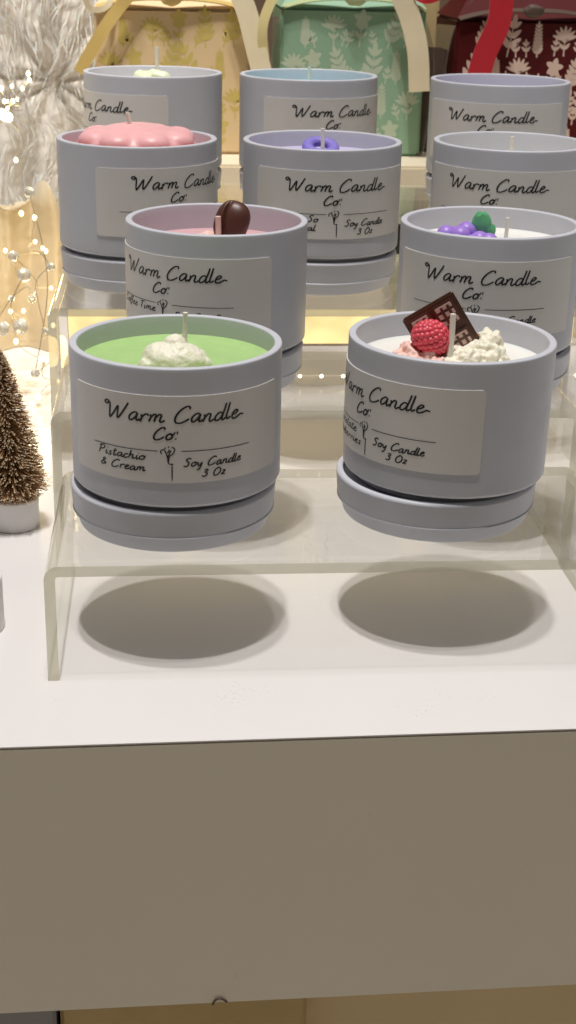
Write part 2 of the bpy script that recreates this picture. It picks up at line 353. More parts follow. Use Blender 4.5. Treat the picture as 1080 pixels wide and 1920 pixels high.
lid_me = mesh_only(lathe([(0, 0), (3.28, 0)]+arc(3.30, .12, .12, -90, -10, 4)+[(3.50, .50), (3.51, .54)]+arc(3.60, .575, .045, -120, 80, 7)+[(3.61, .64), (3.65, .9), (3.68, 1.4)]+arc(3.56, 1.44, .13, 0, 90, 7)
                         + arc(3.5, 1.50, .07, 90, 180, 5)+[(3.42, 1.38), (0, 1.38)], 128), 'lid', M['jar'])
lab_me = label_mesh()
H = [4.298, 6.72, 8.689, 10.632]
CREAT = {}
def candle(x, y, row, labdeg, wax, waxz, label, lid_off=(0, 0), tilt=0, left=('', ''), l1=None, l2=None, wick=None, wr=.07, wm='wick'):
    t = empty('candle', (x, y, H[row]+.003)); tag(t, label, 'candle', 'soy candles in lavender grey jars on the clear risers')
    lid = link('lid', lid_me, t, (lid_off[0], lid_off[1], 0))
    cup = link('cup', cup_me, t)
    face = math.atan2(x-CAM.x, y-CAM.y)      # the label's own turn on the jar
    rz = -face+math.radians(labdeg)
    lb = link('label', lab_me, t); lb.rotation_euler = (0, 0, rz)
    kw = {}
    if l1: kw['l1'] = l1
    if l2: kw['l2'] = l2
    lettering(lb, left[0], left[1], **kw)
    # wax with a slight meniscus
    w = finish(lathe([(0, waxz), (1.5, waxz-.01), (2.8, waxz), (3.25, waxz+.03), (3.44, waxz+.13), (3.455, waxz-.3), (0, waxz-.3)], 96), 'wax', wax, t)
    if wick:
        bm = bmesh.new(); a = Vector(wick[0]); b = Vector(wick[1]); mid = (a+b)/2+Vector((.03, 0, 0))
        tube(bm, catmull([tuple(a), tuple(mid), tuple(b)], 5), wr, 10, r2=wr*.92)
        finish(bm, 'wick', M[wm], t)
    if tilt:
        for o in (cup, lb, w): o.rotation_euler.rotate(Euler((0, math.radians(tilt), 0)))
    return t

def crumb(name, m, parent, masses, amp=.22, fs=2.4, seed=0):
    bm = bmesh.new()
    for c_, r_, sc_ in masses:
        q_ = bmesh.ops.create_icosphere(bm, subdivisions=5, radius=1)
        for v in q_['verts']:
            P_ = Vector((v.co.x*r_*sc_[0], v.co.y*r_*sc_[1], v.co.z*r_*sc_[2])); Q = (P_+Vector(c_))*fs+Vector((seed, seed, 0))
            n_ = noise.fractal(Q, .9, 2.1, 4)+.5*abs(noise.noise(Q*1.7))
            v.co = Vector(c_)+P_+v.co*n_*amp
    o = finish(bm, name, m, parent, angle=180); remesh(o, .035); o.modifiers['smooth'].iterations = 3; return o
def lumps(name, m, parent, balls, vs=.06, extra=None):
    bm = bmesh.new()
    for c, r, sc in balls: ball(bm, c, r, 3, sc, nz=.18, ns=2.2)
    o = finish(bm, name, m, parent); remesh(o, vs); return o

# front row, left: pistachio green with whipped cream
c = candle(4.535, 4.439, 0, 0, M['w_green'], 5.78, 'green wax candle with white whipped topping, front left, its label facing straight out', (-.13, 0), 0,
           ('Pistachio', '& Cream'), wick=((.22, .25, 5.7), (.33, .2, 7.52)), wr=.095)
crumb('whipped_topping', M['cream'], c, [((-.1, -.3, 5.95), .9, (1.25, .95, .75)), ((-.05, -.2, 6.40), .45, (1, .9, .9)), ((.45, -.5, 6.05), .5, (1.1, .9, .8)), ((-.75, -.55, 5.9), .45, (1.2, .9, .7)), ((.85, -.4, 5.85), .35, (1.1, .9, .7))], .085, 1.7, 3)
# front row, right: chocolate, raspberry and cream
c = candle(14.312, 4.95, 0, -45, M['w_white'], 5.62, 'white wax candle topped with raspberry and chocolate piece, front right', (-.22, 0), .6,
           ('Chocolate', 'Strawberries'), l1=(-3.0, -.75), l2=(-3.25, -.42), wick=((-.24, -1.0, 5.6), (-.14, -.9, 7.62)), wr=.115)
crumb('cream_topping', M['cream'], c, [((.35, -.75, 5.85), .75, (1.2, .9, .7)), ((1.05, -.45, 5.95), .65, (1.1, .9, .8)), ((1.45, .05, 6.25), .52, (.9, .8, 1.1)), ((-.3, -1.0, 5.75), .5, (1.2, .8, .7)), ((1.6, -.5, 5.8), .45, (1, .9, .7))], .20, 3.0, 7)
crumb('blush_topping', M['cream_pink'], c, [((-1.1, -.6, 5.85), .7, (1.25, 1, .7)), ((-1.6, -.2, 5.95), .45, (1, 1, .9)), ((-.7, -1.1, 5.8), .45, (1.1, .9, .7))], .24, 3.0, 11)
bm = bmesh.new(); ball(bm, (0, 0, 0), 1, 3, (.70, .60, .58))
for i in range(120):
    zc = 1-2*(i+.5)/120; rr = math.sqrt(1-zc*zc); a = i*2.39996
    ball(bm, (.62*rr*math.cos(a)*(1-.12*zc), (.53*rr)*math.sin(a), .51*zc), .14, 2)
o = finish(bm, 'raspberry', M['berry'], c, loc=(-.80, -.62, 6.70), angle=80); o.rotation_euler = (.2, math.radians(25), 0)
# chocolate bar: two by two squares, standing tilted
bm = bmesh.new()
box(bm, 0, 2.05, -.13, .13, -2.9, 0, .06)
for iu in range(2):
    for iv in range(2):
        u0, v0 = .12+iu*.95, .12+iv*1.18
        box(bm, u0, u0+.86, -.22, -.10, -(v0+1.06), -v0, .05, 0 if (iu, iv) == (1, 1) else 0)
        for k in range(3): box(bm, u0+.12, u0+.74, -.235, -.20, -(v0+.30+k*.28), -(v0+.12+k*.28), .012, 1)
        for k in range(2): box(bm, u0+.22+k*.25, u0+.32+k*.25, -.25, -.225, -(v0+.84), -(v0+.18), .01, 0)
o = finish(bm, 'chocolate_piece', [M['choc'], M['bloom']], c)
U_ = Vector((-.84, .12, -.55)).normalized(); N_ = Vector((-.10, -.97, .05)); V_ = U_.cross(N_).normalized()
if V_.z < 0: V_ = -V_
N_ = V_.cross(U_).normalized()
if N_.y > 0: N_ = -N_
mw = Matrix(((U_.x, -N_.x, V_.x, 0), (U_.y, -N_.y, V_.y, 0), (U_.z, -N_.z, V_.z, 0), (0, 0, 0, 1)))
o.matrix_local = Matrix.Translation((.0, .25, 8.18)) @ mw

# second row, left: coffee
c = candle(6.303, 14.296, 1, -30, M['w_pink'], 5.45, 'mauve wax candle topped with a brown coffee bean, second row behind the green candle', (-.05, 0), 0,
           ('Coffee Time', ''), l1=(-3.1, -.65), wick=((.0, -.72, 5.4), (.02, -.72, 6.82)), wr=.125, wm='pinkwick')
bm = bmesh.new(); q = bmesh.ops.create_icosphere(bm, subdivisions=5, radius=1)
for v in q['verts']:
    n_ = v.co.copy(); g = math.exp(-((n_.x+.22+.10*math.sin(n_.z*3))/.085)**2)*(1 if n_.y < 0 else 0)*.22
    sg = lambda t_: math.copysign(abs(t_)**.82, t_)
    v.co = Vector((sg(n_.x)*.72, n_.y*(.50-g), sg(n_.z)*.88))
o = finish(bm, 'coffee_bean', M['bean'], c, loc=(.60, -.15, 6.48), angle=180); o.rotation_euler = (-.25, math.radians(16), math.radians(-24))
B = []
for i in range(22):
    a = i/22*2*PI; B.append(((.3+1.0*math.cos(a), -.3+.9*math.sin(a), 5.6+random.uniform(0, .25)), random.uniform(.22, .36), (1, 1, .8)))
lumps('blush_topping', M['cream_pink'], c, B, .05)
# second row, right: berries
c = candle(17.562, 13.975, 1, -2, M['w_white'], 5.62, 'white wax candle with purple berries and a green leaf, second row right', (.0, 0), 0,
           ('', ''), wick=((.5, -.5, 5.6), (.56, -.5, 6.85)), wr=.085)
bm = bmesh.new()
for p_ in [(-1.85, -.1, 6.05), (-1.35, -.55, 6.1), (-1.0, .0, 6.18), (-.55, -.55, 5.9), (-.2, -.7, 5.85), (-1.6, -.9, 5.85), (-.9, -1.0, 5.85), (-1.3, .5, 5.9)]: ball(bm, p_, .42, 3)
finish(bm, 'berries', M['purple'], c)
bm = bmesh.new()
for (px_, pz_, ry, s) in ((-.42, 6.55, -10, .40), (-.70, 6.30, 35, .26), (-.05, 6.25, -40, .26)):
    ball(bm, (px_, -.1, pz_), s, 3, (1, .25, 1.2), nz=.25, ns=3)
finish(bm, 'leaf', M['leafgreen'], c)
# third row
c = candle(2.957, 24.049, 2, 35, M['w_rose'], 5.9, 'candle with domed pink bubbly wax rising above its rim, third row left', wick=((-.2, -.2, 6.4), (-.42, -.25, 7.72)), wr=.10)
B = [((0, 0, 6.2), 2.45, (1.08, 1.05, .43))]
for i in range(8):
    a = i/8*2*PI+.35; B.append(((1.95*math.cos(a), 1.9*math.sin(a), 6.5), .80, (1.08, 1.05, .66)))
for i in range(4):
    a = i/4*2*PI; B.append(((.9*math.cos(a), .9*math.sin(a), 6.7), .62, (1, 1, .6)))
bm = bmesh.new()
for c_, r_, s_ in B: ball(bm, c_, r_, 3, s_)
remesh(finish(bm, 'bubble_topping', M['w_rose'], c), .06).modifiers['smooth'].iterations = 18
c = candle(11.567, 23.77, 2, 14, M['w_lilac'], 5.75, 'lilac candle topped with a small violet ring, middle of the third row', left=('Why So', 'Cereal'), l1=(-2.6, -1.0), l2=(-2.5, -1.1),
           wick=((-.05, -.3, 5.7), (-.05, -.3, 7.15)), wr=.10)
bm = bmesh.new(); n1, n2 = 36, 14
vv = [[bm.verts.new(((.62+.27*math.cos(2*PI*j/n2))*math.cos(2*PI*i/n1), (.62+.27*math.cos(2*PI*j/n2))*math.sin(2*PI*i/n1), .24*math.sin(2*PI*j/n2))) for j in range(n2)] for i in range(n1)]
for i in range(n1):
    for j in range(n2): bm.faces.new((vv[i][j], vv[(i+1) % n1][j], vv[(i+1) % n1][(j+1) % n2], vv[i][(j+1) % n2]))
o = finish(bm, 'ring_topping', M['loop'], c, loc=(-.05, .25, 6.20)); o.rotation_euler = (.35, .05, 0)
candle(20.608, 23.994, 2, -7, M['w_white'], 5.6, 'pale candle with only a short white wick showing, third row right', wick=((-.1, -.3, 5.6), (-.08, -.3, 6.85)), wr=.10)
# back row
c = candle(3.652, 35.866, 3, -53, M['w_white'], 5.7, 'candle with pale green lump and tall wick before the yellow gift box, back row left', left=('Spring', ''), l1=(-2.6, -1.0), wick=((.15, -.1, 5.7), (.22, -.1, 7.85)), wr=.10)
B = [((random.uniform(-.7, .7), random.uniform(-.5, .5), 6.1+random.uniform(0, .3)), random.uniform(.3, .5), (1, 1, .8)) for i in range(12)]
lumps('green_topping', M['cream_green'], c, B, .07)
candle(11.981, 35.347, 3, 27, M['w_blue'], 5.9, 'blue wax candle before the green gift box, middle of the back row', wick=((-.05, -.2, 5.9), (.0, -.2, 7.0)), wr=.10)
candle(22.083, 33.817, 3, -3, M['w_lilac'], 5.3, 'candle showing no wick before the dark red gift box, back row right', wick=((0, 0, 5.3), (0, 0, 6.0)), wr=.09)

# ---------------------------------------------------------------- acrylic risers
def riser(x0, x1, y0, y1, h, label):
    T = .38; r = .5; ri = r-T if r > T else .1
    outer = [(x0, 0)]+[(x0+r-r*math.cos(t*PI/12), h-r+r*math.sin(t*PI/12)) for t in range(7)]
    outer += [(x1-r+r*math.sin(t*PI/12), h-r+r*math.cos(t*PI/12)) for t in range(7)]+[(x1, 0)]
    inner = [(x0+T, 0)]+[(x0+r-ri*math.cos(t*PI/12), h-r+ri*math.sin(t*PI/12)) for t in range(7)]
    inner += [(x1-r+ri*math.sin(t*PI/12), h-r+ri*math.cos(t*PI/12)) for t in range(7)]+[(x1-T, 0)]
    bm = bmesh.new(); g = []
    e = .03
    V = lambda P, y: [bm.verts.new((a, y, b)) for a, b in P]
    of, ob, if_, ib = V(outer, y0), V(outer, y1), V(inner, y0), V(inner, y1)
    n = len(outer)
    for k in range(n-1):
        for q, mi in (((of[k], of[k+1], ob[k+1], ob[k]), 0), ((if_[k], ib[k], ib[k+1], if_[k+1]), 0), ((of[k], if_[k], if_[k+1], of[k+1]), 1), ((ob[k], ob[k+1], ib[k+1], ib[k]), 1)):
            f = bm.faces.new(q); f.material_index = mi
    for k in (0, n-1):
        f = bm.faces.new((of[k], ob[k], ib[k], if_[k])); f.material_index = 1
    bmesh.ops.recalc_face_normals(bm, faces=bm.faces)
    for v in bm.verts: v.co.z += .006
    o = finish(bm, 'acrylic_riser', [M['acrylic'], M['edge']], angle=40)
    tag(o, label, 'display riser', 'clear acrylic risers nested as steps')
riser(0, 20.75, 0, 9.25, H[0]-.008, 'lowest clear acrylic riser at the front, carrying the green and the raspberry topped candles')
riser(-.33, 20.85, 9.36, 17.95, H[1]-.008, 'second clear acrylic step, carrying the coffee bean and berry topped candles')
riser(-1.0, 24.6, 18.05, 29.9, H[2]-.008, 'third clear acrylic step, with the warm led strip glowing beneath it')
riser(-1.0, 26.2, 30.0, 40.6, H[3]-.008, 'highest clear acrylic riser, under the back row before the gift boxes')

# led strip under the third step
t = empty('led_strip', (11.8, 22.6, 6.6)); tag(t, 'warm yellow led light strip under the third acrylic step', 'light strip')
bm = bmesh.new(); box(bm, -12.2, 12.2, -.05, .25, -.75, .85, .03); finish(bm, 'diffuser', M['glow'], t, smooth=False)
for s in (-1, 1):
    bm = bmesh.new(); box(bm, s*12.15-.12, s*12.15+.12, .26, .5, -6.59, .8, .03); finish(bm, 'bracket', M['potwhite'], t, smooth=False)
bm = bmesh.new(); ball(bm, (0, 0, 0), .085, 2, (1, .8, 1)); led_me = mesh_only(bm, 'led', M['led'])
bm = bmesh.new(); tube(bm, [(-12.35, -3.66, -1.3), (12.3, -3.66, -1.3)], .015, 6); finish(bm, 'led_wire', M['potwhite'], t)
for i in range(24): link('led', led_me, t, (-11.5+i*1.0, -3.72, -1.3))

# ---------------------------------------------------------------- table
R_T = .015
bm = bmesh.new()
X0, X1, Y1 = -90, 110, 120
def ty(x): return -4.306+x*math.tan(R_T)
def slab(bm, x0, x1, z0, z1, yb=0, thick=None, mi=0):
    ya, yb_ = ty(x0)+yb, ty(x1)+yb
    b0, b1 = (ya+thick, yb_+thick) if thick else (Y1, Y1)
    v = [bm.verts.new(p) for p in ((x0, ya, z0), (x1, yb_, z0), (x1, b1, z0), (x0, b0, z0), (x0, ya, z1), (x1, yb_, z1), (x1, b1, z1), (x0, b0, z1))]
    for q in ((3, 2, 1, 0), (4, 5, 6, 7), (0, 1, 5, 4), (1, 2, 6, 5), (2, 3, 7, 6), (3, 0, 4, 7)):
        f = bm.faces.new([v[i] for i in q]); f.material_index = mi
t = empty('display_table', (0, 0, 0)); tag(t, 'white laminate display table with a plain beige front board', 'table')
slab(bm, X0, X1, -.05, 0); finish(bm, 'table_top', M['table'], t, smooth=False)
bm = bmesh.new(); slab(bm, X0, X1, -10.52, -.12, .0, 2.0); finish(bm, 'front_board', M['fascia'], t, smooth=False)
bm = bmesh.new(); slab(bm, X0, X1, -.12, -.05, .9, 3.0); finish(bm, 'seam', M['brown'], t, smooth=False)
# things under the table
def simple(name, label, cat, m, x0, x1, y0, y1, z0, z1, bev=.1, **k):
    bm = bmesh.new(); box(bm, x0, x1, y0, y1, z0, z1, bev); o = finish(bm, name, m, smooth=False); tag(o, label, cat, **k); return o
bm = bmesh.new(); box(bm, -200, 300, -300, 300, -76, -75); tag(finish(bm, 'floor', mat('shop_floor', (.80, .70, .56), .5, var=.1, vscale=.05), smooth=False), kind='structure')

# ---------------------------------------------------------------- dark back wall, plinth, gift boxes
bm = bmesh.new(); box(bm, -150, 170, 121, 122, -75, 160); tag(finish(bm, 'back_wall', M['wall'], smooth=False), kind='structure')
simple('display_plinth', 'cream painted block holding the gift boxes behind the candles', 'display block', M['plinth'], 5.2, 45, 43.5, 80, .005, 11.25, .15)
simple('power_adapter', 'small black box between the candles in front of cream block', 'power adapter', M['black'], 17.6, 20.2, 42.1, 43.4, 6.0, 8.4, .15)

def sprig(bm, cx, cz, ang, L, n, lw, put, mi=1):
    ca, sa = math.cos(ang), math.sin(ang)
    for k in range(n):
        f = (k+1)/n
        for s in (-1, 1):
            a2 = ang+s*.75; lx, lz = cx+ca*L*f*.85, cz+sa*L*f*.85; ll = lw*(1.25-.5*f)
            pet(bm, lx, lz, a2, ll, ll*.21, put, mi)
    pet(bm, cx+ca*L*.85, cz+sa*L*.85, ang, lw, lw*.2, put, mi)
    w = .05; P = [(cx-sa*w, cz+ca*w), (cx+sa*w, cz-ca*w), (cx+ca*L+sa*w*.5, cz+sa*L-ca*w*.5), (cx+ca*L-sa*w*.5, cz+sa*L+ca*w*.5)]
    f = bm.faces.new([bm.verts.new(put(*p, .003)) for p in P]); f.material_index = mi
KZ = [0]
def pet(bm, x, z, a, l, w, put, mi):
    KZ[0] = (KZ[0]+1) % 9; d = .004+.0008*KZ[0]; P = []
    for i in range(10):
        t_ = 2*PI*i/10; u, v = l*.5*(1+math.cos(t_)), w*math.sin(t_)*(1-.25*math.cos(t_))
        P.append((x+u*math.cos(a)-v*math.sin(a), z+u*math.sin(a)+v*math.cos(a)))
    f = bm.faces.new([bm.verts.new(put(*p, d)) for p in P]); f.material_index = mi
def gift_box(name_label, cx, w, y0, d, z0, h, boxm, flm, seed, knot):
    rnd = random.Random(seed)
    t = empty('gift_box', (cx, y0+d/2, z0)); tag(t, name_label, 'gift box', 'floral gift boxes with ribbons')
    bm = bmesh.new(); box(bm, -w/2, w/2, -d/2, d/2, 0, h, .18)
    put = lambda x, z, o_: (x, -d/2-o_, z)
    ny = 4; nx = 5
    for j in range(ny):
        for i in range(nx):
            x = -w/2+.85+(w-1.7)*(i+(.5 if j % 2 else 0))/(nx-.5)+rnd.uniform(-.15, .15); z = .15+(h-.3)*j/ny+rnd.uniform(-.1, .1)
            L = rnd.uniform(1.7, 2.2); a = PI/2+rnd.uniform(-.35, .35)
            if z+L > h-.15: L = h-.15-z
            if abs(x)+.5 > w/2 or L < .7: continue
            k = (i*2+j*3+seed) % 5
            if k == 0: sprig(bm, x, z, a, L, 3, .85, put)
            elif k == 1:
                sprig(bm, x, z, a, L*.6, 2, .55, put)
                fx, fz = x+L*.8*math.cos(a), z+L*.8*math.sin(a)
                for q in range(5): pet(bm, fx, fz, a+q*2*PI/5, .58, .19, put, 1)
            elif k == 2: sprig(bm, x, z, PI/2, L, 8, .42, put)
            elif k == 3: sprig(bm, x, z, a, L, 4, .72, put)
            else:
                for q in range(7): pet(bm, x, z+L*.5, PI/2+(q-3)*.42, .85, .12, put, 1)
                sprig(bm, x, z, PI/2, L*.5, 2, .5, put)
            sprig(bm, x+rnd.uniform(.5, .8)*(-1 if x > 0 else 1), z, PI/2+rnd.uniform(-.4, .4), .8, 2, .42, put)
    finish(bm, 'box_body', [boxm, flm], t, smooth=False)
    # sloping gable lid, dark slot and handle arch
    bm = bmesh.new()
    v = [bm.verts.new(p) for p in ((-w/2, -d/2, h+.01), (w/2, -d/2, h+.01), (w/2, d/2, h+.01), (-w/2, d/2, h+.01), (-w*.30, -.6, h+2.4), (w*.30, -.6, h+2.4), (w*.30, .6, h+2.4), (-w*.30, .6, h+2.4))]
    for q in ((0, 1, 5, 4), (1, 2, 6, 5), (2, 3, 7, 6), (3, 0, 4, 7), (4, 5, 6, 7)): bm.faces.new([v[i] for i in q])
    finish(bm, 'lid', boxm, t, smooth=False)
    bm = bmesh.new()
    for s in (-1, 1):
        pts = catmull([(s*w*.485, -d/2-.10, h+.02), (s*w*.34, -d/2-.1, h+.35), (s*w*.16, -d/2-.25, h+.55), (0, -d/2-.4, h+.55)], 7)
        ribbon_strip(bm, pts, .5, (0, -.4, 1))
    finish(bm, 'handle', knot, t, smooth=True, angle=60)
    bm = bmesh.new(); ball(bm, (0, -d/2-.5, h+.55), .5, 3, (1.3, .6, .8), nz=.2); finish(bm, 'knot', knot, t)
    return t
def ribbon_strip(bm, pts, w, up):
    """a ribbon band of width w along pts"""
    pts = [Vector(p) for p in pts]; up = Vector(up); L = []
    for i, p in enumerate(pts):
        tt = (pts[min(i+1, len(pts)-1)]-pts[max(0, i-1)]).normalized(); s = tt.cross(up)
        s = s.normalized() if s.length > 1e-4 else Vector((1, 0, 0)); s = s.cross(tt).normalized() if False else s
        nrm = s.cross(tt).normalized()*.03
        L.append([bm.verts.new(p+s*w/2+nrm), bm.verts.new(p-s*w/2+nrm), bm.verts.new(p-s*w/2-nrm), bm.verts.new(p+s*w/2-nrm)])
    for A, B in zip(L, L[1:]):
        for k in range(4): bm.faces.new((A[k], A[(k+1) % 4], B[(k+1) % 4], B[k]))
    for E_ in (L[0], L[-1]): bm.faces.new(E_)
def ribbon(parent, px, Y, w, m, up=(0, 1, 0)):
    """ribbon through photo points px at depths Y, as a part of a gift box"""
    pts = [at(a, b, Y[i] if isinstance(Y, (list, tuple)) else Y) for i, (a, b) in enumerate(px)]
    pts = [tuple(p-parent.location) for p in pts]
    bm = bmesh.new(); ribbon_strip(bm, catmull(pts, 8), w, up); finish(bm, 'ribbon', m, parent, angle=60)
def film(parent, w, h, d, sgn):
    bm = bmesh.new(); P = catmull([(sgn*w*.52, -d*.5-.15, .02), (sgn*w*.56, -d*.5-.35, h*.45), (sgn*w*.55, -d*.5-.3, h*.8), (sgn*w*.45, -d*.4, h+.7), (sgn*w*.2, -d*.2, h+2.6)], 8)
    tube(bm, P, .035, 6); 
    L = [(bm.verts.new(p), bm.verts.new((p[0]-sgn*.1, p[1]+d*.9, p[2]))) for p in P]
    for A, B in zip(L, L[1:]): bm.faces.new((A[0], B[0], B[1], A[1]))
    finish(bm, 'cellophane', M['film'], parent)

zb = 11.26
g1 = gift_box('cream yellow floral gift box with golden and cream ribbons, leftmost of the three boxes', 4.75+.0, 9.4, 48, 7, zb, 8.65, M['boxyellow'], M['flyellow'], 3, M['rib_olive'])
g2 = gift_box('sage green floral gift box with cream ribbon, between the yellow and red boxes', 15.9, 9.0, 47.8, 7, zb, 8.85, M['boxgreen'], M['flgreen'], 8, M['rib_sage'])
g3 = gift_box('dark red floral gift box with a red ribbon, rightmost of the three boxes', 26.9, 9.3, 47.6, 7, zb, 8.35, M['boxred'], M['flred'], 14, M['brown'])
ribbon(g1, [(262, -30), (225, 12), (190, 62), (148, 136)], [47.3, 47.2, 46.8, 46.5], .75, M['rib_olive'])
ribbon(g1, [(208, -25), (206, 5), (188, 18), (168, 14), (158, -8)], [47.5, 47.3, 47.1, 47.0, 46.9], .35, M['rib_cream'])
ribbon(g1, [(440, -30), (462, 20), (476, 75), (492, 140)], [47.2, 47.0, 46.8, 46.6], 1.25, M['rib_cream'])
ribbon(g2, [(530, -30), (505, 10), (492, 55), (496, 110)], [47.2, 46.9, 46.7, 46.8], .6, M['rib_lemon'])
ribbon(g2, [(742, -30), (768, 30), (783, 95), (786, 172)], [46.9, 46.8, 46.6, 46.5], 1.3, M['rib_cream'])
ribbon(g3, [(942, -30), (936, 40), (910, 100), (893, 160)], [46.7, 46.6, 46.5, 46.4], 1.45, M['rib_red'])
ribbon(g3, [(770, -40), (800, -14), (850, -38)], [47.4, 46.6, 46.8], 1.3, M['rib_red'])
film(g2, 9.0, 8.3, 7, -1); film(g3, 9.3, 8.0, 7, -1); film(g2, 9.0, 8.3, 7, 1)
p = at(790, 220, 50)
simple('dark_brown_piece', 'narrow dark brown upright piece between the green and red gift boxes', 'card', M['brown'], p.x-.4, p.x+1.3, 50, 50.5, zb, zb+6.5, .05)  # dark upright piece put into the gap between the two boxes
simple('kraft_carton', 'brown kraft carton standing behind the gap of green and red boxes', 'carton', M['kraft'], p.x-1.4, p.x+1.9, 56, 62, zb, zb+10.5, .1)

# ---------------------------------------------------------------- plush drape at the left, gathered at a pinch point
pin = at(72, 195, 44)
def drape(name, label, x0, x1, Y, z0, z1, m, nx, nz, amp, seed, pinch=True, cat='drape'):
    bm = bmesh.new(); V = []
    for j in range(nz+1):
        r_ = []
        for i in range(nx+1):
            x = x0+(x1-x0)*i/nx; z = z0+(z1-z0)*j/nz
            dx, dz = x-pin.x, z-pin.z; rr = math.hypot(dx, dz)
            fold = amp*(noise.noise(Vector((x*.55+seed, z*.07, seed)))*1.5+.35*noise.noise(Vector((x*1.6, z*.22, seed+4))))
            if pinch:
                a = math.atan2(dz, dx); k = math.exp(-(rr/7)**2)
                radial = .45*(math.sin(a*9+2*noise.noise(Vector((dx*.3, dz*.3, 1))))*.5)*min(1, rr/1.2)*amp*.7
                fold = fold*(1-k)+radial*k+.7*math.exp(-(rr/1.3)**2)
            if (z0 > 5 and j == 0) or (z0 < 5 and j == nz): z += 2.2*noise.noise(Vector((x*.5, 3, 1)))
            fold += (.05 if pinch is False else .12)*noise.noise(Vector((x*1.9, z*1.9, seed+9)))
            r_.append(bm.verts.new((x, Y+fold, z)))
        V.append(r_)
    for j in range(nz):
        for i in range(nx): bm.faces.new((V[j][i], V[j][i+1], V[j+1][i+1], V[j+1][i]))
    bmesh.ops.recalc_face_normals(bm, faces=bm.faces)
    o = finish(bm, name, m, angle=180); tag(o, label, cat)
    s = o.modifiers.new('thick', 'SOLIDIFY'); s.thickness = .12; return o
drape('plush_drape', 'white plush fabric hanging in gathered folds at the left of gift boxes', -30, 4.2, 57, 6.5, 34, M['fabric'], 200, 180, 1.6, 3)
drape('tan_drape', 'tan satin fabric piled on the table below the white plush', -30, -1.6, 42.8, .02, 9.0, M['satin'], 200, 90, 1.1, 12, pinch=False, cat='fabric')

fur = bpy.data.objects['plush_drape']; rnd = random.Random(21); bm = bmesh.new(); pv = fur.data.polygons; vv_ = fur.data.vertices
for k in range(6000):
    pg = pv[rnd.randrange(len(pv))]; c0 = vv_[pg.vertices[0]].co
    if c0.x < -12: continue
    a = noise.noise(c0*.35)*2.2; L = rnd.uniform(1.1, 2.3); w_ = rnd.uniform(.012, .032)
    dr = Vector((math.sin(a)*.8+rnd.uniform(-.3, .3), -.35, -math.cos(a)*.7+rnd.uniform(-.3, .3))).normalized()
    sd = dr.cross(Vector((0, 1, 0))).normalized()*w_
    p0 = c0+Vector((0, -.08, 0)); p1 = p0+dr*L*.5+Vector((0, -.12, 0)); p2 = p0+dr*L+Vector((0, -.05, -.15))
    A = [bm.verts.new(q_) for q_ in (p0-sd, p0+sd, p1+sd*.8, p1-sd*.8)]; T_ = bm.verts.new(p2)
    bm.faces.new(A); bm.faces.new((A[3], A[2], T_))
o = finish(bm, 'pile', M['fur'], fur, smooth=False); o['kind'] = 'stuff'

# fairy lights on a wire
t = empty('fairy_lights', tuple(at(40, 300, 37))); t.location.z = 0; tag(t, 'string of small warm fairy lights on silver wire along the left fabric', 'fairy lights')
bulbs = [(2, 166, 36), (8, 190, 36), (22, 162, 36.2), (42, 166, 36.4), (55, 150, 36.5), (53, 138, 36.6), (14, 190, 36.2), (24, 190, 36.3), (33, 186, 36.2), (14, 203, 36), (3, 214, 35.9), (10, 219, 35.9), (17, 220, 35.8), (30, 300, 37),
         (65, 408, 37), (66, 453, 37), (86, 471, 36.5), (80, 465, 36.6), (44, 583, 35), (20, 584, 35), (75, 672, 33), (83, 674, 33), (110, 715, 32), (72, 744, 31), (62, 757, 31), (108, 745, 31), (40, 400, 38), (96, 540, 34), (10, 470, 36), (30, 640, 34), (100, 610, 33)]
bm = bmesh.new()
pts = [at(*b_)-t.location+Vector((random.uniform(-.2, .2), random.uniform(.1, .3), random.uniform(-.2, .2))) for b_ in bulbs]
for a, b_ in zip(bulbs, bulbs[1:]):
    if abs(a[1]-b_[1]) > 95:
        finish(bm, 'wire', M['silver'], t); bm = bmesh.new()
    else:
        A, B_ = at(*a)-t.location, at(*b_)-t.location
        mid = (A+B_)/2+Vector((random.uniform(-.7, .7), random.uniform(-.3, .3), random.uniform(-.8, .3)))
        tube(bm, catmull([tuple(A), tuple(mid), tuple(B_)], 6), .022, 5)
finish(bm, 'wire', M['silver'], t)
bm = bmesh.new(); ball(bm, (0, 0, 0), .14, 2, (1, 1, 1.3)); bulb_me = mesh_only(bm, 'bulb', M['bulb'])
for i, b_ in enumerate(bulbs):
    o = link('bulb', bulb_me, t, tuple(at(*b_)-t.location)); s = (1.7 if 9 < i < 13 else .85)*random.uniform(.6, 1.1); o.scale = (s, s, s)
# clear bead garland
t = empty('bead_garland', (at(38, 600, 34).x, 34, 0)); tag(t, 'clear round beads on silver wire above the gold bottle brush tree', 'bead garland')
bd = [(45, 515, 34, .38), (38, 613, 33, .42), (4, 616, 33, .40), (20, 560, 34, .2), (60, 560, 34, .22), (25, 480, 35, .3), (95, 500, 34, .24), (85, 620, 33, .2), (66, 700, 31, .25), (55, 360, 36, .3)]
bm = bmesh.new(); 
for a, b_ in zip(bd, bd[1:]):
    A, B_ = at(*a[:3])-t.location, at(*b_[:3])-t.location
    tube(bm, catmull([tuple(A), tuple((A+B_)/2+Vector((random.uniform(-.9, .9), .2, random.uniform(-.5, .9)))), tuple(B_)], 7), .025, 5)
finish(bm, 'wire', M['silver'], t)
for a in bd:
    bm = bmesh.new(); ball(bm, (0, 0, 0), a[3], 3); finish(bm, 'bead', M['pearl'], t, loc=tuple(at(*a[:3])-t.location), angle=180)

